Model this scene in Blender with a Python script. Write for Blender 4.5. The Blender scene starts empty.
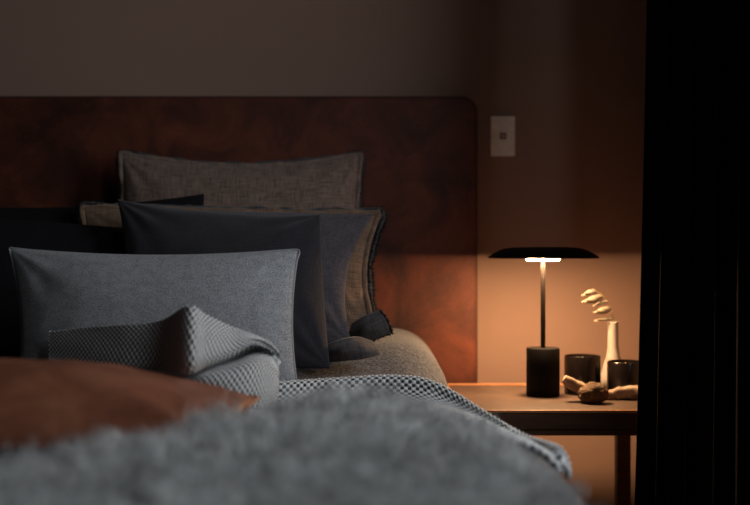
import bpy, bmesh, math, random
import numpy as np
from mathutils import Vector, Matrix, noise
random.seed(7); rng = np.random.default_rng(7)
S = bpy.context.scene; COL = S.collection
PI = math.pi
CAMZ = 0.90
F = 1000.0            # focal length in pixels of a 750 px wide frame
def at(u, v, D):      # a measured picture point at a given depth -> point in the room
    return Vector(((u-375)/F*D, D, CAMZ-(v-252.5)/F*D))
def atz(u, z, D):
    return Vector(((u-375)/F*D, D, z))
def sst(a, b, x):
    t = min(1, max(0, (x-a)/(b-a))); return t*t*(3-2*t)

# ------------------------------------------------------------------ helpers
def link(o, parent=None):
    COL.objects.link(o)
    if parent: 
        o.parent = parent
        o.matrix_parent_inverse = Matrix.Translation(-parent.location) if parent.type == 'EMPTY' else Matrix()
    return o
def tag(o, label=None, cat=None, group=None, kind=None):
    if label: o['label'] = label
    if cat: o['category'] = cat
    if group: o['group'] = group
    if kind: o['kind'] = kind
    return o
def empty(name, loc, label, cat, group=None):
    o = bpy.data.objects.new(name, None); o.location = loc; o.empty_display_size = .05
    COL.objects.link(o); return tag(o, label, cat, group)
def pyobj(name, verts, faces, mat, parent=None, uvs=None, smooth=True, mats=None, fm=None):
    me = bpy.data.meshes.new(name)
    me.from_pydata([tuple(v) for v in verts], [], [tuple(f) for f in faces])
    for m in (mats or [mat]): me.materials.append(m)
    if uvs is not None:
        lay = me.uv_layers.new(name='UVMap')
        idx = np.empty(len(me.loops), np.int32); me.loops.foreach_get('vertex_index', idx)
        lay.data.foreach_set('uv', np.asarray(uvs, np.float32)[idx].ravel())
    if smooth: me.polygons.foreach_set('use_smooth', [True]*len(me.polygons))
    if fm is not None: me.polygons.foreach_set('material_index', fm)
    me.update()
    return link(bpy.data.objects.new(name, me), parent)
def bmobj(name, bm, mat, parent=None, smooth=False):
    me = bpy.data.meshes.new(name); bmesh.ops.recalc_face_normals(bm, faces=bm.faces); bm.to_mesh(me); bm.free()
    me.materials.append(mat)
    if smooth: me.polygons.foreach_set('use_smooth', [True]*len(me.polygons))
    return link(bpy.data.objects.new(name, me), parent)
def add_box(bm, x0, x1, y0, y1, z0, z1, bev=0, seg=2):
    b2 = bmesh.new()
    bmesh.ops.create_cube(b2, size=1)
    for v in b2.verts:
        v.co = Vector(((x0+x1)/2+v.co.x*(x1-x0), (y0+y1)/2+v.co.y*(y1-y0), (z0+z1)/2+v.co.z*(z1-z0)))
    if bev: bmesh.ops.bevel(b2, geom=b2.edges[:], offset=bev, segments=seg, profile=.5, affect='EDGES')
    me = bpy.data.meshes.new('tmp'); b2.to_mesh(me); b2.free(); bm.from_mesh(me); bpy.data.meshes.remove(me)
def box(name, mat, *d, parent=None, bev=0, seg=2):
    bm = bmesh.new(); add_box(bm, *d, bev=bev, seg=seg); return bmobj(name, bm, mat, parent)
def lathe(name, prof, c, mat, parent=None, n=64, smooth=True):
    vs, fs = [], []
    for r, z in prof:
        for k in range(n):
            a = 2*PI*k/n; vs.append((c[0]+r*math.cos(a), c[1]+r*math.sin(a), c[2]+z))
    for i in range(len(prof)-1):
        for k in range(n):
            k2 = (k+1) % n; fs.append((i*n+k, i*n+k2, (i+1)*n+k2, (i+1)*n+k))
    if prof[0][0] > 1e-5: fs.append(tuple(range(n-1, -1, -1)))
    if prof[-1][0] > 1e-5: fs.append(tuple((len(prof)-1)*n+k for k in range(n)))
    o = pyobj(name, vs, fs, mat, parent)
    bm = bmesh.new(); bm.from_mesh(o.data); bmesh.ops.remove_doubles(bm, verts=bm.verts, dist=1e-6)
    bmesh.ops.recalc_face_normals(bm, faces=bm.faces); bm.to_mesh(o.data); bm.free()
    if smooth:
        m = o.modifiers.new('es', 'EDGE_SPLIT'); m.split_angle = math.radians(40)
    return o
def spline(pts, n):
    P = [Vector(p) for p in pts]; P = [2*P[0]-P[1]]+P+[2*P[-1]-P[-2]]; out = []
    segs = len(P)-3
    for i in range(n):
        t = i/(n-1)*segs; k = min(int(t), segs-1); t -= k
        a, b, c, d = P[k:k+4]
        out.append(.5*((2*b)+(c-a)*t+(2*a-5*b+4*c-d)*t*t+(3*b-a-3*c+d)*t**3))
    return out
def tube(name, pts, radii, mat, parent=None, n=16, steps=40, bump=None, flat=None):
    C = spline(pts, steps); Rr = spline([(r, 0, 0) for r in radii], steps)
    vs, fs = [], []; up = Vector((0, .3, 1)).normalized()
    for i, c in enumerate(C):
        t = (C[min(i+1, steps-1)]-C[max(i-1, 0)]).normalized()
        s = t.cross(up)
        if s.length < .05: s = t.cross(Vector((1, 0, 0)))
        s.normalize(); w = s.cross(t)
        for k in range(n):
            a = 2*PI*k/n; r = max(Rr[i].x, 2e-4)
            d = s*math.cos(a)+w*math.sin(a)*(flat or 1)
            if bump: r *= bump(c+d*r, i/(steps-1), a)
            vs.append(c+d*r)
    for i in range(steps-1):
        for k in range(n):
            k2 = (k+1) % n; fs.append((i*n+k, i*n+k2, (i+1)*n+k2, (i+1)*n+k))
    fs.append(tuple(range(n-1, -1, -1))); fs.append(tuple((steps-1)*n+k for k in range(n)))
    return pyobj(name, vs, fs, mat, parent)

# ------------------------------------------------------------------ materials
def s2l(c): return tuple(((x/255+.055)/1.055)**2.4 if x/255 > .04045 else x/255/12.92 for x in c)+(1,)
class NT:
    def __init__(s, name):
        s.m = bpy.data.materials.new(name); s.m.use_nodes = True; s.t = s.m.node_tree; s.n = s.t.nodes
        s.b = s.n['Principled BSDF']; s.b.inputs['Roughness'].default_value = .8
        s.tc = s.n.new('ShaderNodeTexCoord')
    def lk(s, a, b): s.t.links.new(a, b)
    def mapn(s, coord='UV', scale=(1, 1, 1), rot=(0, 0, 0)):
        m = s.n.new('ShaderNodeMapping'); m.inputs['Scale'].default_value = scale; m.inputs['Rotation'].default_value = rot
        s.lk(s.tc.outputs[coord], m.inputs['Vector']); return m.outputs['Vector']
    def noise(s, vec, scale, detail=3, rough=.6, dist=0):
        t = s.n.new('ShaderNodeTexNoise'); t.inputs['Scale'].default_value = scale
        t.inputs['Detail'].default_value = detail; t.inputs['Roughness'].default_value = rough; t.inputs['Distortion'].default_value = dist
        s.lk(vec, t.inputs['Vector']); return t.outputs['Fac']
    def math(s, op, a, b=None, clamp=False):
        t = s.n.new('ShaderNodeMath'); t.operation = op; t.use_clamp = clamp
        for i, x in enumerate((a, b)):
            if x is None: continue
            if isinstance(x, (int, float)): t.inputs[i].default_value = x
            else: s.lk(x, t.inputs[i])
        return t.outputs[0]
    def ramp(s, fac, stops):
        r = s.n.new('ShaderNodeValToRGB'); e = r.color_ramp.elements
        while len(e) < len(stops): e.new(.5)
        for i, (p, c) in enumerate(stops): e[i].position = p; e[i].color = c
        s.lk(fac, r.inputs['Fac']); return r.outputs['Color']
    def color(s, x): s.lk(x, s.b.inputs['Base Color']); return s
    def bump(s, h, strength=.3, dist=.002):
        b = s.n.new('ShaderNodeBump'); b.inputs['Strength'].default_value = strength; b.inputs['Distance'].default_value = dist
        s.lk(h, b.inputs['Height']); s.lk(b.outputs['Normal'], s.b.inputs['Normal']); return s
    def set(s, **k):
        for a, v in k.items(): s.b.inputs[a.replace('_', ' ')].default_value = v
        return s
def plain(name, c, rough=.6, metal=0, spec=.5, **k):
    t = NT(name); t.b.inputs['Specular IOR Level'].default_value = spec; n = t.noise(t.tc.outputs['Object'], 40, 3)
    c = s2l(c); t.color(t.ramp(n, [(.3, tuple(x*.88 for x in c[:3])+(1,)), (.7, tuple(min(1, x*1.1) for x in c[:3])+(1,))]))
    t.set(Roughness=rough, Metallic=metal, **k); return t.m
def linen(name, ca, cb, thread=420, slub=26, lo=.35, hi=.65, bump=.5, rough=.9, sheen=.15):
    t = NT(name)
    a = t.noise(t.mapn('UV', (thread, slub, 1)), 1, 3, .65)
    b = t.noise(t.mapn('UV', (slub, thread, 1)), 1, 3, .65)
    h = t.math('MULTIPLY', t.math('ADD', a, b), .5)
    big = t.noise(t.mapn('UV', (1, 1, 1)), 14, 3)
    f = t.math('ADD', h, t.math('MULTIPLY', t.math('SUBTRACT', big, .5), .12))
    t.color(t.ramp(f, [(lo, s2l(ca)), (hi, s2l(cb))])); t.bump(h, bump, .004)
    t.set(Roughness=rough, Sheen_Weight=sheen); t.b.inputs['Specular IOR Level'].default_value = .2
    return t.m
def felt(name, ca, cb, scale=330, rough=.95):
    t = NT(name); v = t.mapn('UV', (1, 1, 1))
    a = t.noise(v, scale, 4, .7); b = t.noise(v, 60, 3)
    f = t.math('ADD', a, t.math('MULTIPLY', t.math('SUBTRACT', b, .5), .25))
    t.color(t.ramp(f, [(.36, s2l(ca)), (.64, s2l(cb))])); t.bump(a, .4, .003)
    t.set(Roughness=rough, Sheen_Weight=.1); t.b.inputs['Specular IOR Level'].default_value = .15
    return t.m
def leather(name, ca, cb, cc, scale=7, rough=.55, grain=260, coord='Object', bstr=.25):
    t = NT(name); v = t.mapn(coord)
    a = t.noise(v, scale, 6, .62, .6); g = t.noise(v, grain, 3, .6)
    f = t.math('ADD', a, t.math('MULTIPLY', t.math('SUBTRACT', g, .5), .22))
    t.color(t.ramp(f, [(.3, s2l(ca)), (.5, s2l(cb)), (.72, s2l(cc))]))
    h = t.math('ADD', g, t.math('MULTIPLY', a, 2)); t.bump(h, bstr, .002)
    t.set(Roughness=rough); t.b.inputs['Specular IOR Level'].default_value = .3
    return t.m
def wood(name, ca, cb, axis=(2, 40, 40), rough=.5):
    t = NT(name); v = t.mapn('Object', axis); a = t.noise(v, 1.6, 5, .65, .4)
    t.color(t.ramp(a, [(.3, s2l(ca)), (.7, s2l(cb))])); t.bump(a, .15, .002); t.set(Roughness=rough)
    t.b.inputs['Specular IOR Level'].default_value = .3
    return t.m
KP, KQ = .0074, .0064      # half pitches of the knit's bumps
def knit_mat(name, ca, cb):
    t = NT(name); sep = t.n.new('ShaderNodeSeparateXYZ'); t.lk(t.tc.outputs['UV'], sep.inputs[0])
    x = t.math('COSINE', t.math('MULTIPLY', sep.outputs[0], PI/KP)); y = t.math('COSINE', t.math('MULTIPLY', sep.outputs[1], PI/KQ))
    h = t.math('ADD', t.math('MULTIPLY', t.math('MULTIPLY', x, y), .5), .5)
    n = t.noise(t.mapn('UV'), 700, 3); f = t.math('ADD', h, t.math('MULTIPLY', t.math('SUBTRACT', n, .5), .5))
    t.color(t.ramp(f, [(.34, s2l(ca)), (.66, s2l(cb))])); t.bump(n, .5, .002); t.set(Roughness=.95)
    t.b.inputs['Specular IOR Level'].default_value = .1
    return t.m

def wall_mat():
    t = NT('wall paint'); v = t.mapn('Object'); a = t.noise(v, 1.3, 4); g = t.noise(v, 220, 3)
    t.color(t.ramp(a, [(.3, s2l((140, 113, 101))), (.7, s2l((150, 122, 108)))])); t.bump(g, .06, .002); t.set(Roughness=.75)
    t.b.inputs['Specular IOR Level'].default_value = .25
    return t.m
M = dict(
    wall=wall_mat(),
    ceil=plain('ceiling paint', (92, 86, 82), .9),
    floor=wood('floor boards', (60, 42, 30), (90, 64, 46), (2, 14, 14)),
    trim=plain('trim paint', (120, 104, 94), .6),
    head=leather('rust suede leather', (44, 24, 19), (80, 40, 28), (110, 56, 37), 6, .62, 150),
    seam=plain('headboard piping', (60, 28, 20), .7),
    cush=leather('caramel leather', (104, 62, 44), (128, 78, 57), (150, 98, 74), 9, .5, 120, 'Object', .3),
    taupe=linen('taupe linen', (70, 58, 52), (150, 128, 116), 300, 22),
    taupe2=linen('warm taupe linen', (76, 60, 50), (144, 116, 94), 330, 22),
    charcoal=linen('charcoal linen', (50, 47, 52), (86, 80, 86), 420, 30),
    navy=linen('navy linen', (25, 25, 31), (42, 41, 48), 420, 30),
    black=linen('black linen', (13, 13, 17), (23, 23, 28), 420, 30, sheen=0),
    hem=linen('dark hem linen', (34, 33, 35), (84, 80, 82), 330, 26),
    fray=plain('black fray', (14, 13, 14), .95),
    wool=felt('grey wool felt', (104, 107, 112), (166, 169, 173)),
    duvet=felt('grey brown duvet', (38, 39, 43), (118, 119, 124), 170),
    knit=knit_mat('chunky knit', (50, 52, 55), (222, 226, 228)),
    curtain=linen('black curtain cloth', (7, 6, 7), (12, 11, 12), 300, 20, sheen=0),
    metal=plain('black lamp metal', (14, 12, 12), .5, spec=.15),
    basem=plain('dark lamp base', (11, 8, 7), .6, spec=.12),
    polem=plain('dark bronze pole', (16, 11, 9), .5, spec=.12),
    top=leather('dark table inlay', (62, 50, 44), (74, 59, 51), (86, 69, 59), 12, .45, 300, 'Object', .08),
    tframe=wood('table frame wood', (62, 42, 33), (90, 62, 47)),
    tedge=wood('table edge wood', (150, 100, 66), (182, 126, 84)),
    glass=plain('smoked black glass', (15, 10, 9), .22),
    wax=plain('candle wax', (90, 70, 58), .5),
    wick=plain('candle wick', (200, 180, 150), .8),
    vase=plain('white ceramic', (150, 141, 133), .35),
    leaf=plain('dried cream leaf', (142, 130, 112), .7),
    stem=plain('dried stem', (150, 124, 84), .8),
    plate=plain('brushed beige plate', (236, 229, 216), .45),
    button=plain('brown button', (120, 84, 70), .5),
    led=plain('pale button face', (190, 150, 130), .5),
    base=plain('bed base cloth', (40, 38, 40), .9),
)
def driftwood_mat():
    t = NT('bleached driftwood'); v = t.mapn('Object', (12, 60, 60)); a = t.noise(v, 1.5, 6, .7, .8); b = t.noise(t.mapn('Object'), 55, 4)
    f = t.math('ADD', t.math('MULTIPLY', a, .6), t.math('MULTIPLY', b, .4))
    t.color(t.ramp(f, [(.33, s2l((58, 42, 32))), (.47, s2l((136, 114, 96))), (.7, s2l((170, 150, 130)))])); t.bump(f, .5, .004); return t.m
M['drift'] = driftwood_mat()
def pod_mat():
    t = NT('rough seed pod'); v = t.mapn('Object'); a = t.noise(v, 260, 4, .7)
    t.color(t.ramp(a, [(.35, s2l((36, 25, 17))), (.62, s2l((118, 90, 64)))])); t.bump(a, .8, .004); t.set(Roughness=.9); return t.m
M['pod'] = pod_mat()
def fur_mat():
    t = NT('grey fur'); a = t.noise(t.mapn('Object'), 16, 3); b = t.noise(t.mapn('Object'), 90, 2)
    f = t.math('ADD', t.math('MULTIPLY', a, .65), t.math('MULTIPLY', b, .35))
    t.color(t.ramp(f, [(.34, s2l((124, 127, 131))), (.52, s2l((204, 208, 209))), (.68, s2l((234, 237, 238)))])); t.set(Roughness=.75); return t.m
M['fur'] = fur_mat()

# ------------------------------------------------------------------ the room
WY = 2.90; XR = .86; XL = -3.4; YB = -2.6; ZC = 2.5
def struct(o): o['kind'] = 'structure'; return o
struct(box('floor', M['floor'], XL, XR, YB, WY, -.06, 0))
struct(box('ceiling', M['ceil'], XL, XR, YB, WY, ZC, ZC+.06))
struct(box('wall_back', M['wall'], XL-.1, XR+.12, WY, WY+.1, -.06, ZC+.06))
struct(box('wall_left', M['base'], XL-.1, XL, YB, WY, -.06, ZC+.06))
struct(box('wall_front', M['base'], XL-.1, XR+.12, YB-.1, YB, -.06, ZC+.06))
WINS_AND_FILL = [(1.25, 1.82, 1.0, 2.2), (-.45, .45, .9, 2.2)]     # right wall openings beyond the frame; the second is added to brighten the scene
WIN_FILL_E = [17.5, 12]
bm = bmesh.new(); yy = [YB, WINS_AND_FILL[1][0], WINS_AND_FILL[1][1], WINS_AND_FILL[0][0], WINS_AND_FILL[0][1], WY]
for k in (0, 2, 4): add_box(bm, XR, XR+.12, yy[k], yy[k+1], -.06, ZC+.06)
for y0, y1, z0, z1 in WINS_AND_FILL:
    add_box(bm, XR, XR+.12, y0, y1, -.06, z0); add_box(bm, XR, XR+.12, y0, y1, z1, ZC+.06)
struct(bmobj('wall_right', bm, M['wall']))
for i, (y0, y1, z0, z1) in enumerate(WINS_AND_FILL):
    bm = bmesh.new()
    for d in ((y0, y0+.05, z0, z1), (y1-.05, y1, z0, z1), (y0+.05, y1-.05, z0, z0+.05), (y0+.05, y1-.05, z1-.05, z1)):
        add_box(bm, XR+.03, XR+.09, d[0], d[1], d[2], d[3], bev=.004)
    struct(bmobj('window_%d' % (i+1), bm, M['trim']))
struct(box('baseboard_back', M['trim'], XL, XR, WY-.015, WY, 0, .1, bev=.003))

# ------------------------------------------------------------------ bed
BX0, BX1 = -1.42, .17
def xe(y): return .172 + .125*sst(2.2, 1.5, y)     # the duvet's right hand edge
def topz(y): return .605+.085*sst(1.98, 2.36, y)+.020*sst(1.85, 1.35, y)
def bedz(x, y):
    R = .125; e = xe(y); z = topz(y)+.006*noise.noise((x*6, y*6, 1))
    if x > e-R:
        d = min(x-(e-R), R*.999); z -= R-math.sqrt(R*R-d*d)
    return z
bed = empty('bed', (-.6, 1.8, 0), 'wide bed with a tall rust leather headboard against the wall', 'bed')
# headboard: rounded upholstered slab
HX0, HX1, HZ = -1.55, .286, 1.337
def slab(x0, x1, z0, z1, y0, y1, r, bev, n=10):
    bm = bmesh.new(); pts = []
    for cx, cz, a0 in ((x1-r, z1-r, 0), (x0+r, z1-r, 90)):
        for k in range(n+1):
            a = math.radians(a0+90*k/n); pts.append((cx+r*math.cos(a), cz+r*math.sin(a)))
    pts += [(x0, z0), (x1, z0)]
    f = bm.faces.new([bm.verts.new((x, y1, z)) for x, z in pts])
    ext = bmesh.ops.extrude_face_region(bm, geom=[f]); vs = [g for g in ext['geom'] if isinstance(g, bmesh.types.BMVert)]
    for v in vs: v.co.y = y0
    fr = [g for g in ext['geom'] if isinstance(g, bmesh.types.BMFace)][0]
    bmesh.ops.bevel(bm, geom=list(fr.edges), offset=bev, segments=4, profile=.5, affect='EDGES')
    return bm
hb = bmobj('headboard', slab(HX0, HX1, .12, HZ, 2.80, 2.885, .045, .010), M['head'], bed)
bmod = hb.modifiers.new('es', 'EDGE_SPLIT'); 
hb.data.polygons.foreach_set('use_smooth', [True]*len(hb.data.polygons))
pp = [Vector((HX1-.002, 2.806, z)) for z in np.linspace(.14, HZ-.046, 60)]+[Vector((HX1-.045+.043*math.cos(a), 2.806, HZ-.045+.043*math.sin(a))) for a in np.linspace(0, PI/2, 12)]+[Vector((x, 2.806, HZ-.002)) for x in np.linspace(HX1-.046, HX0+.05, 80)]
tube('piping', pp, [.004]*len(pp), M['seam'], bed, 8, 320)
box('bed_base', M['base'], BX0+.02, BX1-.06, .78, 2.795, .10, .32, parent=bed, bev=.012)
box('mattress', M['duvet'], BX0+.02, BX1-.05, .76, 2.79, .325, .545, parent=bed, bev=.05, seg=4)
for x in (BX0+.1, BX1-.14):
    for y in (.86, 2.7): lathe('leg', [(.022, 0), (.03, .1)], (x, y, 0), M['metal'], bed, 24)

# duvet: one padded sheet over the mattress
ys = np.linspace(.70, 2.785, 150); vs, fs, uv = [], [], []
for y in ys:
    prof = []
    e = xe(y)
    for x in np.linspace(BX0+.02, e-.125, 70): prof.append((x, bedz(x, y)))
    for a in np.linspace(.05, 1, 22)*PI/2: prof.append((e-.125+.125*math.sin(a), topz(y)-.125+.125*math.cos(a)+.006*noise.noise((e*6, y*6, 1))))
    for z in np.linspace(topz(y)-.15, .26, 14): prof.append((e+.012*math.sin(y*21+z*5)*min(1, (topz(y)-.14-z)*8), z))
    pe = 0
    foot = max(0, .78-y)/.08; 
    for i, (x, z) in enumerate(prof):
        zz = z-.10*foot**2 if z > .5 else z
        vs.append((x, y, zz)); uv.append((x-(z if i > 91 else 0), y))
n = len(vs)//len(ys)
for i in range(len(ys)-1):
    for k in range(n-1): fs.append((i*n+k, i*n+k+1, (i+1)*n+k+1, (i+1)*n+k))
o = pyobj('duvet', vs, fs, M['duvet'], None, uv)
tag(o, 'grey-brown woven duvet covering the mattress, rounded at its edge beside the table', 'duvet')
md = o.modifiers.new('s', 'SOLIDIFY'); md.thickness = .02; md.offset = -1

# ------------------------------------------------------------------ pillows
def coons(c, bow, u, v):
    TL, TR, BR, BL = c
    def edge(A, B, inw, b, s):
        return A.lerp(B, s)+inw*(b*(math.sin(PI*s)**.85 if 0 < s < 1 else 0))
    cen = (TL+TR+BR+BL)/4
    def inw(A, B):
        m = (A+B)/2; d = cen-m; t = (B-A).normalized(); d = d-t*d.dot(t); return d.normalized()
    T = edge(TL, TR, inw(TL, TR), bow[0], u); Bt = edge(BL, BR, inw(BL, BR), bow[2], u)
    L = edge(TL, BL, inw(TL, BL), bow[3], v); Rr = edge(TR, BR, inw(TR, BR), bow[1], v)
    bil = TL*(1-u)*(1-v)+TR*u*(1-v)+BR*u*v+BL*(1-u)*v
    return T*(1-v)+Bt*v+L*(1-u)+Rr*u-bil
def pillow(name, c, thick, bow, mat, label, cat='pillow', group=None, N=64, seed=0, front=.62, wr=.006, up=None, pw=2.4, ex=.6):
    c = [Vector(p) for p in c]
    nrm = (c[1]-c[3]).cross(c[0]-c[2]).normalized()
    ref = Vector((0, -1, .2)) if up is None else up
    if nrm.dot(ref) < 0: nrm.negate()
    w = ((c[1]-c[0]).length+(c[2]-c[3]).length)/2; h = ((c[3]-c[0]).length+(c[2]-c[1]).length)/2
    vs, fs, uv = [], [], []; id1 = {}; id2 = {}
    for i in range(N+1):
        for k in range(N+1):
            u, v = k/N, i/N; u = .5-.5*math.cos(PI*u)*(.7)-.5*(1-2*k/N)*.3; v = .5-.5*math.cos(PI*v)*.7-.5*(1-2*i/N)*.3
            p = coons(c, bow, u, v)
            f = max(0, (1-abs(2*u-1)**pw)*(1-abs(2*v-1)**pw))**ex
            ed = min(u, 1-u, v, 1-v)
            wn = noise.noise(p*7+Vector((seed*3.1, 0, 0)))*1.0+noise.noise(p*19+Vector((seed, 5, 0)))*.45
            # gathers that radiate from the corners
            for cu, cv in ((0, 0), (1, 0), (1, 1), (0, 1)):
                du, dv = abs(u-cu)*w, abs(v-cv)*h; r = math.hypot(du, dv)
                if r < .22: wn += .55*math.sin(math.atan2(dv, du)*11+seed)*sst(.22, .06, r)*min(1, r/.03)
            wn *= min(1, ed*9)
            a = f*thick*front+wn*wr
            id1[i, k] = len(vs); vs.append(p+nrm*a); uv.append((u*w, v*h))
            if 0 < i < N and 0 < k < N:
                id2[i, k] = len(vs); vs.append(p-nrm*(f*thick*(1-front)+.0005)); uv.append((u*w+3, v*h))
            else: id2[i, k] = id1[i, k]
    for i in range(N):
        for k in range(N):
            fs.append((id1[i, k], id1[i+1, k], id1[i+1, k+1], id1[i, k+1]))
            fs.append((id2[i, k], id2[i, k+1], id2[i+1, k+1], id2[i+1, k]))
    o = pyobj(name, vs, fs, mat, None, uv)
    bm = bmesh.new(); bm.from_mesh(o.data); bmesh.ops.recalc_face_normals(bm, faces=bm.faces); bm.to_mesh(o.data); bm.free()
    tag(o, label, cat, group)
    o_border = [coons(c, bow, t, 0) for t in np.linspace(0, 1, 90)[:-1]]+[coons(c, bow, 1, t) for t in np.linspace(0, 1, 90)[:-1]] + \
               [coons(c, bow, 1-t, 1) for t in np.linspace(0, 1, 90)[:-1]]+[coons(c, bow, 0, 1-t) for t in np.linspace(0, 1, 90)[:-1]]
    return o, o_border, nrm, sum(c, Vector())/4
def flange(parent, border, nrm, cen, width, mat, fmat, seed=1, fringe=.008, off=0, name='flange', sides=None, dens=2, fs_=(1, 2, 3)):
    n = len(border); vs, fs, uv, fm = [], [], [], []
    out = []
    for i, p in enumerate(border):
        t = (border[(i+3) % n]-border[i-3]).normalized(); o = t.cross(nrm)
        if o.dot(p-cen) < 0: o.negate()
        wv = noise.noise(p*26+Vector((seed, 0, 0)))
        q = p+o*width*(1+.25*wv)+nrm*(wv*.007+off); out.append((q, o))
        vs += [p-o*.004+nrm*off*.5, p+o*width*.5+nrm*(off+wv*.004+.0015), q]
        uv += [(i*.008, 0), (i*.008, width/2), (i*.008, width)]
    rngs = [i for i in range(n) if sides is None or (i*4//n) in sides]
    for i in rngs:
        j = (i+1) % n
        for k in range(2): fs.append((i*3+k, i*3+k+1, j*3+k+1, j*3+k)); fm.append(0)
    r = random.Random(seed)
    if fringe:
        for i in [i for i in rngs if i*4//n in fs_ or i < 6 or 0 <= n//4-i < 5]:
            q, o = out[i]; q2, _ = out[(i+1) % n]
            for _ in range(dens):
                b = q.lerp(q2, r.random()); s = (q2-q).normalized(); L = fringe*r.uniform(.5, 1.3)
                d = (o+s*r.uniform(-.6, .6)+nrm*r.uniform(-.5, .5)).normalized()
                b0 = len(vs); wd = r.uniform(.0005, .0011)
                vs += [b-s*wd-o*.002, b+s*wd-o*.002, b+d*L+s*wd*.6, b+d*L-s*wd*.6]; uv += [(0, 0)]*4
                fs.append((b0, b0+1, b0+2, b0+3)); fm.append(1)
    o = pyobj(name, vs, fs, mat, parent, uv, mats=[mat, fmat], fm=fm)
    m = o.modifiers.new('s', 'SOLIDIFY'); m.thickness = .0012
    return o
def patch(ctrl, nu, nv):           # smooth surface through a grid of control points
    rows = [spline(r, nu) for r in ctrl]
    return [[p for p in c] for c in zip(*[spline([rows[j][i] for j in range(len(rows))], nv) for i in range(nu)])]  # [nv][nu]
def flap(name, ctrl, mat, fmat, parent, frays=(), seed=3, nu=24, nv=16, th=.004):
    G = patch(ctrl, nu, nv); vs, fs, uv = [], [], []; fm = []
    for j in range(nv):
        for i in range(nu): vs.append(G[j][i]+Vector((0, -.002*noise.noise(G[j][i]*60), 0))); uv.append((i*.004, j*.004))
    for j in range(nv-1):
        for i in range(nu-1): fs.append((j*nu+i, j*nu+i+1, (j+1)*nu+i+1, (j+1)*nu+i)); fm.append(0)
    r = random.Random(seed)
    lines = {'r': [G[j][nu-1] for j in range(nv)], 'b': G[nv-1], 't': G[0], 'l': [G[j][0] for j in range(nv)]}
    cen = G[nv//2][nu//2]
    for e in frays:
        for a, b in zip(lines[e][:-1], lines[e][1:]):
            for _ in range(5):
                p = a.lerp(b, r.random()); s = (b-a).normalized(); d = ((p-cen).normalized()+Vector((r.uniform(-.5, .5), r.uniform(-.5, .5), r.uniform(-.5, .5)))).normalized()
                L = r.uniform(.004, .011); b0 = len(vs); vs += [p-s*.0007, p+s*.0007, p+d*L+s*.0004, p+d*L-s*.0004]; uv += [(0, 0)]*4; fs.append((b0, b0+1, b0+2, b0+3)); fm.append(1)
    o = pyobj(name, vs, fs, mat, parent, uv, mats=[mat, fmat], fm=fm)
    m = o.modifiers.new('s', 'SOLIDIFY'); m.thickness = th; m.offset = 0
    return o

# back row
a, bd, nr, ce = pillow('euro_pillow', [at(121, 154, 2.70), at(360, 155, 2.70), atz(366, .71, 2.58), atz(112, .71, 2.58)], .12, (.036, .02, .0, .02), M['taupe'],
    'square taupe linen pillow with frayed dark edges standing tallest against the headboard', seed=1)
flange(a, bd, nr, ce, .010, M['taupe'], M['fray'], 2, .007)
flange(a, bd, nr, ce, .016, M['hem'], M['fray'], 9, .006, -.006, name='back_flange')
b, bd, nr, ce = pillow('pillow', [at(-70, 204, 2.60), at(204, 193.5, 2.585), atz(208, .71, 2.47), atz(-70, .71, 2.47)], .09, (.024, .004, 0, .02), M['black'],
    'nearly hidden dark pillow whose pointed corner shows in front of the tall taupe pillow', seed=2)
c_, bd, nr, ce = pillow('pillow', [at(82, 208, 2.50), at(378, 214, 2.49), atz(372, .725, 2.35), atz(70, .71, 2.36)], .07, (.004, .030, 0, .03), M['taupe2'],
    'wide taupe linen pillow with black frayed edge wedged behind the charcoal pillow', seed=3)
flange(c_, bd, nr, ce, .011, M['taupe2'], M['fray'], 4, .009, dens=3)
flange(c_, bd, nr, ce, .020, M['hem'], M['fray'], 5, .008, -.008, name='back_flange', dens=3)
flap('corner_flap', [[at(352, 324, 2.29), at(365, 316, 2.27), at(379, 311, 2.27)], [at(350, 336, 2.26), at(366, 328, 2.23), at(386, 321, 2.25)], [at(352, 346, 2.27), at(372, 339, 2.26), at(391, 333, 2.27)]], M['hem'], M['fray'], c_, ('r', 'b'))
# dark pillows in front
d_, bd, nr, ce = pillow('pillow', [at(135, 208, 2.40), at(374, 214, 2.38), atz(352, .70, 2.20), atz(135, .70, 2.22)], .085, (.004, .038, 0, .02), M['charcoal'],
    'charcoal linen pillow with a folded hem, between taupe and navy pillows', seed=4)
flap('corner_hem', [[at(327, 345, 2.14), at(340, 341, 2.13), at(356, 338, 2.14), at(371, 342, 2.16)], [at(326, 354, 2.12), at(342, 350, 2.09), at(360, 348, 2.10), at(378, 350, 2.14)], [at(328, 362, 2.12), at(345, 360, 2.10), at(364, 358, 2.11), at(380, 354, 2.14)]], M['hem'], M['fray'], d_, (), th=.008)
e_, bd, nr, ce = pillow('pillow', [at(117, 199, 2.30), at(320, 214.5, 2.29), atz(330, .66, 2.07), atz(118, .66, 2.07)], .11, (.020, .003, 0, .02), M['navy'],
    'navy linen pillow right behind the grey wool lumbar cushion', seed=5)
f_, bd, nr, ce = pillow('pillow', [at(-210, 210, 2.36), at(128, 228, 2.35), atz(135, .67, 2.16), atz(-210, .67, 2.16)], .10, (-.004, .0, 0, .02), M['black'],
    'black pillow at the far left of the bed in deep shadow', seed=6)
g_, bd, nr, ce = pillow('lumbar_cushion', [at(9, 248, 2.04), at(299, 249, 2.04), atz(299, .622, 1.93), atz(18, .622, 1.93)], .13, (.016, .014, .0, .016), M['wool'],
    'plain grey wool lumbar cushion standing in front of the dark pillows', 'cushion', seed=7, wr=.004, front=.6)
tube('seam_piping', [p+nr*.001 for p in bd[::6]]+[bd[0]], [.0022]*(len(bd[::6])+1), M['wool'], g_, 8, 400)

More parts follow.
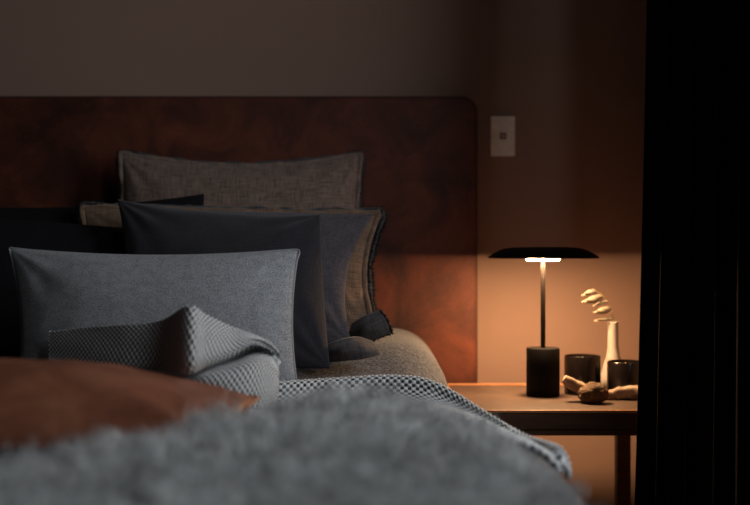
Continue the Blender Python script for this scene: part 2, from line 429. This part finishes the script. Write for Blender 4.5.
# leather cushion lying flat
CC = [Vector((-.83, 1.66, .672)), Vector((-.185, 1.60, .668)), Vector((-.17, 1.20, .665)), Vector((-.83, 1.16, .668))]
k_, bd, nr, ce = pillow('leather_cushion', CC, .115, (.02, .015, .02, .02), M['cush'],
    'caramel brown leather cushion lying flat at the left beneath the edge of the fur', 'cushion', seed=8, up=Vector((0, 0, 1)), wr=.007, front=.68, pw=2.2, ex=.62)
tube('seam_piping', bd[::8]+[bd[0]], [.0035]*(len(bd[::8])+1), M['cush'], k_, 8, 300)
def cushz(x, y):
    u = (x+.83)/.655; v = (1.64-y)/.46
    if not (0 < u < 1 and 0 < v < 1): return 0
    return .668+.115*.68*max(0, (1-abs(2*u-1)**2.2)*(1-abs(2*v-1)**2.2))**.62

# ------------------------------------------------------------------ knitted throw
def knit_surface(name, G, parent, amp=.0032, th=.006, k=1):
    nv, nu = len(G), len(G[0]); A = np.array([[tuple(p) for p in r] for r in G])
    du = np.gradient(A, axis=1); dv = np.gradient(A, axis=0); nn = np.cross(du, dv); nn /= np.linalg.norm(nn, axis=2, keepdims=True)+1e-12
    su = np.cumsum(np.linalg.norm(np.diff(A, axis=1, prepend=A[:, :1]), axis=2), axis=1)
    sv = np.cumsum(np.linalg.norm(np.diff(A, axis=0, prepend=A[:1]), axis=2), axis=0)
    su = np.repeat(su.mean(0)[None], nv, 0)*.5+su*.5; sv = np.repeat(sv.mean(1)[:, None], nu, 1)
    su *= k; sv *= k
    h = .5+.5*np.cos(PI*su/KP)*np.cos(PI*sv/KQ)
    sg = 1 if (nn @ np.array((0, -.8, .6))).mean() > 0 else -1
    nn = nn*sg
    P = A+nn*(h*amp)[..., None]
    idx = np.arange(nv*nu).reshape(nv, nu)
    fs = np.stack([idx[:-1, :-1], idx[:-1, 1:], idx[1:, 1:], idx[1:, :-1]], -1).reshape(-1, 4)
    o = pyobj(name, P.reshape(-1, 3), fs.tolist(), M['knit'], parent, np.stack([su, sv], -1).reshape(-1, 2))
    m = o.modifiers.new('s', 'SOLIDIFY'); m.thickness = th; m.offset = -sg
    return o
throw = empty('knitted_throw', (0, 1.7, .64), 'chunky grey knitted throw across the bed with one corner folded up over the wool cushion', 'blanket')
HE = [(-.30, 1.86), (-.20, 1.90), (-.10, 1.97), (0, 2.0), (.075, 2.0), (.14, 1.97), (.19, 1.90), (.230, 1.81), (.262, 1.72), (.283, 1.62), (.292, 1.52)]
HI = [(-.30, 1.55), (-.22, 1.56), (-.14, 1.58), (-.08, 1.60), (-.02, 1.62), (.02, 1.62), (.04, 1.58), (.06, 1.52), (.08, 1.46), (.09, 1.40), (.09, 1.34)]
he = spline([(x, y, 0) for x, y in HE], 760); hi = spline([(x, y, 0) for x, y in HI], 760)
G = []; RR = .019
for j in range(190):
    row = []
    for i, (p, q) in enumerate(zip(he, hi)):
        inn = (q-p).normalized(); endf = sst(759, 735, i)
        rr = RR*(.35+.65*endf)
        if j < 60: a = math.radians(-115+195*j/59); d = rr*math.sin(a); h = rr*math.cos(a)+rr
        else:
            t = (j-59)/130; a = math.radians(80); d = rr*math.sin(a)+((q-p).length-.02)*t; h = (rr*math.cos(a)+rr)*math.exp(-t*18)
        s = p+inn*d; xx = xe(s.y)-.02
        s.z = bedz(min(s.x, xx), s.y)-max(0, s.x-xx)*.9+.008+h; row.append(s)
    G.append(row)
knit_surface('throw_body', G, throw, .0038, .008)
# folded corner standing against the cushion: one cloth, pleated twice
U = [50, 82, 120, 160, 188, 206, 231, 253, 269, 278]
R0 = [(332, 1.875), (328, 1.83), (325, 1.765), (321, 1.725), (306, 1.63), (315, 1.67), (327, 1.735), (335, 1.76), (342, 1.79), (352, 1.81)]
R1 = [(344, 1.87), (345, 1.81), (345, 1.755), (345, 1.70), (340, 1.595), (340, 1.635), (341, 1.705), (341, 1.74), (346, 1.785), (356, 1.80)]
R2 = [(357, 1.87), (361, 1.81), (365, 1.745), (368, 1.70), (371, 1.595), (364, 1.64), (354, 1.705), (344, 1.745), (349, 1.785), (360, 1.80)]
R3 = [(362, 1.85), (366, 1.81), (370, 1.78), (373, 1.745), (374, 1.715), (368, 1.745), (360, 1.79), (350, 1.815), (354, 1.80), (365, 1.80)]
R4 = [(368, 1.83), (373, 1.79), (377, 1.755), (380, 1.71), (380, 1.675), (376, 1.66), (370, 1.675), (364, 1.705), (366, 1.75), (374, 1.79)]
R5 = [(373, 1.83), (378, 1.79), (384, 1.755), (390, 1.71), (392, 1.675), (392, 1.645), (390, 1.645), (386, 1.675), (384, 1.73), (386, 1.78)]
R6 = [(378, 1.83), (386, 1.79), (394, 1.755), (402, 1.71), (408, 1.675), (408, 1.65), (408, 1.65), (408, 1.68), (406, 1.73), (396, 1.78)]
ctrl = []
for row in (R0, R1, R2, R3, R4, R5, R6):
    ctrl.append([at(u, v, D) for u, (v, D) in zip(U, row)])
G = patch(ctrl, 430, 260)
for r in G:
    for p in r: p.z = max(p.z, .625)
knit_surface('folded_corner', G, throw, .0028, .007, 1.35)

# ------------------------------------------------------------------ fur throw
def yfar(x):
    pts = [(-1.3, .88), (-.62, .90), (-.45, .95), (-.40, 1.02), (-.33, 1.13), (-.26, 1.18), (-.2, 1.22), (-.15, 1.36), (-.09, 1.53), (-.03, 1.62), (.04, 1.60), (.08, 1.56), (.11, 1.48), (.145, 1.38), (.158, 1.25), (.168, 1.08), (.18, .7)]
    for (a, b), (c, d) in zip(pts[:-1], pts[1:]):
        if a <= x <= c: return b+(d-b)*(x-a)/(c-a)
    return .6
def furz(x, y): return max(bedz(x, y)+.024+.022*sst(.12, -.05, x), cushz(x, y)+.006)
gx = np.linspace(-1.25, .177, 120); gt = np.linspace(0, 1, 70); vs, fs = [], []
for t in gt:
    for x in gx:
        y = .72+(max(yfar(x)-.01, .73)-.72)*t; vs.append((x, y, furz(x, y)-.002+(-.01 if t == 1 else 0)))
n = len(gx)
for j in range(len(gt)-1):
    for i in range(n-1): fs.append((j*n+i, j*n+i+1, (j+1)*n+i+1, (j+1)*n+i))
fur = pyobj('fur_throw', vs, fs, M['fur'])
tag(fur, 'shaggy pale grey fur throw spread over the foot of the bed in the foreground', 'throw')
m = fur.modifiers.new('s', 'SOLIDIFY'); m.thickness = .004; m.offset = -1
NC, PER = 9000, 11
V = []; clumps = 0
while clumps < NC:
    x = rng.uniform(-1.0, .235); y = rng.uniform(.73, 1.65)
    if y > yfar(x): continue
    clumps += 1
    nz = Vector((noise.noise((x*9, y*9, 3)), noise.noise((x*9, y*9, 13)), 0))
    base = Vector((.34, -.22, .42))+nz*1.0+Vector(rng.normal(0, .32, 3)); base.z = abs(base.z)+.15
    e = xe(y)
    if x > e-.1: base.x += (x-(e-.1))*2; base.z -= (x-(e-.1))*2
    base.normalize(); tipo = Vector(rng.normal(0, .012, 3)); Lc = .043*(1+.6*noise.noise((x*14, y*14, 7)))
    for _ in range(PER):
        px, py = x+rng.normal(0, .008), y+rng.normal(0, .008)
        if px > .245: px = .245
        r0 = Vector((px, py, furz(min(px, .24), py)-.003))
        L = Lc*rng.uniform(.65, 1.2); d = (base+Vector(rng.normal(0, .16, 3))).normalized()
        tip = r0+d*L*.75+tipo+Vector((x-px, y-py, 0))*.5+Vector((0, 0, -.18*L)); mid = r0+d*L*.5
        s = d.cross(Vector(rng.normal(0, 1, 3))).normalized()*rng.uniform(.0005, .0011)
        V += [r0-s, r0+s, mid-s*.9, mid+s*.9, tip-s*.25, tip+s*.25]
ns = len(V)//6
fs = []
for i in range(ns):
    b = i*6; fs += [(b, b+1, b+3, b+2), (b+2, b+3, b+5, b+4)]
pile = pyobj('fur_pile', V, fs, M['fur'], fur); pile['kind'] = 'stuff'

# ------------------------------------------------------------------ bedside table
TZ = .541; TX0, TX1, TY0, TY1 = .195, .705, 2.265, 2.712
tb = empty('bedside_table', ((TX0+TX1)/2, (TY0+TY1)/2, 0), 'dark wooden bedside table with lighter edge strip, carrying the lamp', 'table')
box('tabletop', M['top'], TX0+.006, TX1-.006, TY0+.006, TY1-.006, TZ-.03, TZ, parent=tb)
bm = bmesh.new()
add_box(bm, TX0, TX1, TY0, TY0+.006, TZ-.005, TZ+.0015, bev=.001); add_box(bm, TX0, TX1, TY1-.008, TY1, TZ-.012, TZ+.004, bev=.001)
add_box(bm, TX0, TX0+.006, TY0+.006, TY1-.008, TZ-.03, TZ-.002, bev=.001); add_box(bm, TX1-.006, TX1, TY0+.006, TY1-.008, TZ-.012, TZ+.002, bev=.001)
e = bmobj('edge_strip', bm, M['tedge'], tb); e['label'] = 'lighter wooden edge strip'
bm = bmesh.new()
add_box(bm, TX0+.004, TX1-.004, TY0+.002, TY0+.02, TZ-.042, TZ-.006, bev=.001); add_box(bm, TX0+.004, TX1-.004, TY0+.006, TY0+.022, TZ-.057, TZ-.043, bev=.001)
add_box(bm, TX0+.004, TX0+.022, TY0+.022, TY1-.03, TZ-.057, TZ-.03); add_box(bm, TX1-.022, TX1-.004, TY0+.022, TY1-.03, TZ-.057, TZ-.03)
add_box(bm, TX0+.004, TX1-.004, TY1-.03, TY1-.009, TZ-.057, TZ-.03)
bmobj('apron', bm, M['tframe'], tb)
for x in (TX0+.008, TX1-.062):
    for y in (TY0+.023, TY1-.06): box('leg', M['tframe'], x, x+.036, y, y+.034, 0, TZ-.03 if y > 2.5 else TZ-.03, parent=tb, bev=.002)

# ------------------------------------------------------------------ lamp
LX, LY = .4217, 2.51
lp = empty('table_lamp', (LX, LY, TZ), 'black table lamp with flat disc shade and cylinder foot on the bedside table', 'lamp')
c = (LX, LY, TZ)
lathe('lamp_base', [(.0, .0005), (.0395, .0005), (.0415, .003), (.0415, .117), (.0395, .120), (0, .1205)], c, M['basem'], lp)
lathe('pole', [(.0060, .12), (.0060, .326), (.0036, .336), (.0036, .350)], c, M['polem'], lp, 24)
SB = .345
lathe('lamp_shade', [(.044, SB+.001), (.1355, SB-.001), (.1378, SB+.0006), (.1355, SB+.004), (.124, SB+.012), (.110, SB+.0195), (.096, SB+.0245), (.082, SB+.0268), (.05, SB+.0278), (0, SB+.028)], c, M['metal'], lp, 96)
lampmat = bpy.data.materials.new('lamp diffuser'); lampmat.use_nodes = True
nt = lampmat.node_tree; nt.nodes.clear(); em = nt.nodes.new('ShaderNodeEmission'); mo = nt.nodes.new('ShaderNodeOutputMaterial')
em.inputs[0].default_value = (1, .60, .295, 1)
em.inputs[1].default_value = 590; nt.links.new(em.outputs[0], mo.inputs[0])
df = lathe('diffuser', [(.0, SB-.0060), (.0395, SB-.0060), (.0405, SB-.0050), (.0405, SB+.0005)], c, lampmat, lp); df['label'] = 'glowing warm diffuser disc'

# ------------------------------------------------------------------ things on the table
def candle(x, y, label, r=.046, h=.097):
    t = empty('candle_jar', (x, y, TZ), label, 'candle', 'candle jars'); c = (x, y, TZ)
    lathe('jar', [(0, .0005), (r-.003, .0005), (r, .004), (r, h-.002), (r-.0015, h), (r-.004, h-.001), (r-.0045, h-.02), (r-.0045, .01), (0, .009)], c, M['glass'], t)
    lathe('wax', [(0, .011), (r-.006, .011), (r-.006, h-.013), (r-.009, h-.016), (.004, h-.017), (0, h-.017)], c, M['wax'], t)
    lathe('wick', [(.0014, h-.018), (.0012, h-.003)], c, M['wick'], t, 8)
    return t
candle(.528, 2.545, 'dark glass candle jar with a pale wick, nearest to the lamp foot')
candle(.634, 2.530, 'dark glass candle jar in front of the white vase, partly behind the curtain', .046, .084)
VX, VY = .6236, 2.62
vs_ = empty('vase', (VX, VY, TZ), 'slim white bottle vase holding a dried sprig behind the candles', 'vase')
lathe('vase_body', [(0, .0005), (.026, .0005), (.031, .006), (.0325, .022), (.030, .042), (.024, .066), (.0175, .088), (.0145, .108), (.0135, .13), (.0135, .172), (.0142, .176), (.0128, .1775), (.0112, .175), (.0112, .12), (.012, .06), (0, .05)], (VX, VY, TZ), M['vase'], vs_)
sp = empty('dried_sprig', (VX, VY, TZ+.17), 'dried sprig of drooping cream leaves standing in the white vase', 'plant')
SD = 2.62
tube('stem', [at(613, 345, SD), at(613, 324, SD), at(612, 312, SD-.004), at(607, 301, SD-.008), at(601, 294, SD-.012), at(596, 291.4, SD-.015)], [.0012, .0013, .0013, .0012, .0011, .0008], M['stem'], sp, 10, 50)
def leaf(b, t, w, sag, dy):
    b = at(*b, SD-.01); t = at(*t, SD-.02+dy); nu, nv = 30, 9; vs, fs = [], []; ax = (t-b); L = ax.length
    side = ax.normalized().cross(Vector((0, 1, .25))).normalized(); fr = ax.normalized().cross(side)
    for i in range(nu):
        s = i/(nu-1); wd = w*math.sin(PI*min(1, s*1.02)**.75)**.8*(1 if s < .97 else .5)+.0002
        for k in range(nv):
            q = k/(nv-1)*2-1
            p = b+ax*s+Vector((0, 0, 1))*sag*math.sin(PI*s)+side*wd*q+fr*(wd*.55*(1-q*q)+.0012*math.sin(s*14+q*3))
            vs.append(p)
    for i in range(nu-1):
        for k in range(nv-1): fs.append((i*nv+k, i*nv+k+1, (i+1)*nv+k+1, (i+1)*nv+k))
    o = pyobj('leaf', vs, fs, M['leaf'], sp); m = o.modifiers.new('s', 'SOLIDIFY'); m.thickness = .0008
leaf((597.5, 291.8), (581.5, 295.8), .0066, .004, 0)
leaf((603, 296.5), (581.5, 302), .0095, -.001, -.012)
leaf((607.5, 301), (593, 306), .005, .001, .012)
leaf((611, 309), (593.5, 312.5), .0092, .000, -.006)
leaf((613, 319), (594, 321), .0042, .002, .004)
# driftwood
def dbump(p, s, a): return 1+.16*noise.noise(p*70)+.10*noise.noise(p*190)+.10*math.sin(a*3+s*9)
tag(tube('driftwood', [at(564, 378.5, 2.415), at(571, 383, 2.415), at(582, 388.5, 2.42), at(592, 394.5, 2.43), at(602, 396.5, 2.435), at(613, 394.2, 2.44), at(625, 392.5, 2.44), at(640, 391.5, 2.44), at(652, 390, 2.45)],
     [.010, .0135, .0145, .0135, .010, .0125, .0165, .016, .008], M['drift'], None, 22, 90, dbump), 'bleached bent piece of driftwood lying in front of the candle jars', 'driftwood')
# rough seed pod
bm = bmesh.new(); bmesh.ops.create_icosphere(bm, subdivisions=5, radius=1)
for v in bm.verts:
    d = v.co.copy(); r = 1+.09*noise.noise(d*2.2)+.06*noise.noise(d*6)+.13*abs(noise.noise(d*13))
    v.co = Vector((d.x*.0345*r, d.y*.026*r, max(d.z, -.80)*.0235*r*(1 if d.z < 0 else 1.08)-.004*abs(d.x)))
zmin = min(v.co.z for v in bm.verts)
for v in bm.verts: v.co += Vector((.521, 2.385, TZ-zmin+.0005))
tag(bmobj('seed_pod', bm, M['pod'], None, True), 'small rough brown seed pod lying in front of the driftwood', 'seed pod')

# ------------------------------------------------------------------ switch on the wall
p0 = at(503, 136, 2.89)
sw = empty('light_switch', (p0.x, WY, p0.z), 'small beige switch plate on the wall above the lamp', 'switch')
box('switch_plate', M['plate'], p0.x-.035, p0.x+.035, WY-.009, WY-.0005, p0.z-.058, p0.z+.058, parent=sw, bev=.002)
bt = box('button', M['button'], p0.x-.0095, p0.x+.0095, WY-.0115, WY-.0092, p0.z-.0095, p0.z+.0095, parent=sw, bev=.001); bt['label'] = 'small square brown button'
box('button_light', M['led'], p0.x-.0045, p0.x+.0045, WY-.0125, WY-.0116, p0.z-.0045, p0.z+.0045, parent=bt, bev=.0003)

# ------------------------------------------------------------------ curtain: a pleated panel on the window wall
N1, N2 = 260, 40; vs, fs, uv = [], [], []
for j in range(N2+1):
    tz = j/N2; z = .015+tz*(ZC-.02)
    for i in range(N1+1):
        s = i/N1; y = 2.228-.37*s; am = .040*(.75+.25*math.sin(s*7+1))
        x = .610+.175*s-am*math.cos(s*2*PI*5.3+.25*math.sin(tz*4))+.010*math.sin(s*31+tz*2)+tz*.045*(1-s)
        vs.append((x, y+.02*math.sin(s*2*PI*5.3*2), z)); uv.append((s*1.6, z))
for j in range(N2):
    for i in range(N1): fs.append((j*(N1+1)+i, j*(N1+1)+i+1, (j+1)*(N1+1)+i+1, (j+1)*(N1+1)+i))
cu = pyobj('curtain', vs, fs, M['curtain'], None, uv)
m = cu.modifiers.new('s', 'SOLIDIFY'); m.thickness = .002
tag(cu, 'long black curtain hanging in pleats at the right side of the bedside table', 'curtain')

# ------------------------------------------------------------------ light, camera
w = bpy.data.worlds.new('World'); S.world = w; w.use_nodes = True
w.node_tree.nodes['Background'].inputs[0].default_value = (.55, .68, .85, 1); w.node_tree.nodes['Background'].inputs[1].default_value = .15
for (y0, y1, z0, z1), e in zip(WINS_AND_FILL, WIN_FILL_E):
    L = bpy.data.lights.new('window_daylight', 'AREA'); L.shape = 'RECTANGLE'; L.size, L.size_y = y1-y0, z1-z0
    L.energy = e; L.color = (.95, .97, 1.0)  # second lamp is an added fill for the back wall's right side and fur
    lo = bpy.data.objects.new('window_daylight', L); COL.objects.link(lo); lo.location = (XR+.14, (y0+y1)/2, (z0+z1)/2)
    lo.rotation_euler = Vector((-1, 0, 0)).to_track_quat('-Z', 'Y').to_euler()
cam = bpy.data.cameras.new('camera'); co = bpy.data.objects.new('camera', cam); COL.objects.link(co)
co.location = (0, 0, CAMZ); co.rotation_euler = (PI/2, 0, 0)
cam.sensor_width = 36; cam.lens = 36*F/750; cam.clip_start = .02
cam.dof.use_dof = True; cam.dof.focus_distance = 2.15; cam.dof.aperture_fstop = 2.0
S.camera = co
S.view_settings.view_transform = 'Standard'; S.view_settings.look = 'None'; S.view_settings.gamma = 1; S.view_settings.exposure = 0
S.view_settings.use_curve_mapping = False
S.cycles.max_bounces = 8; S.cycles.diffuse_bounces = 5; S.cycles.sample_clamp_indirect = 4
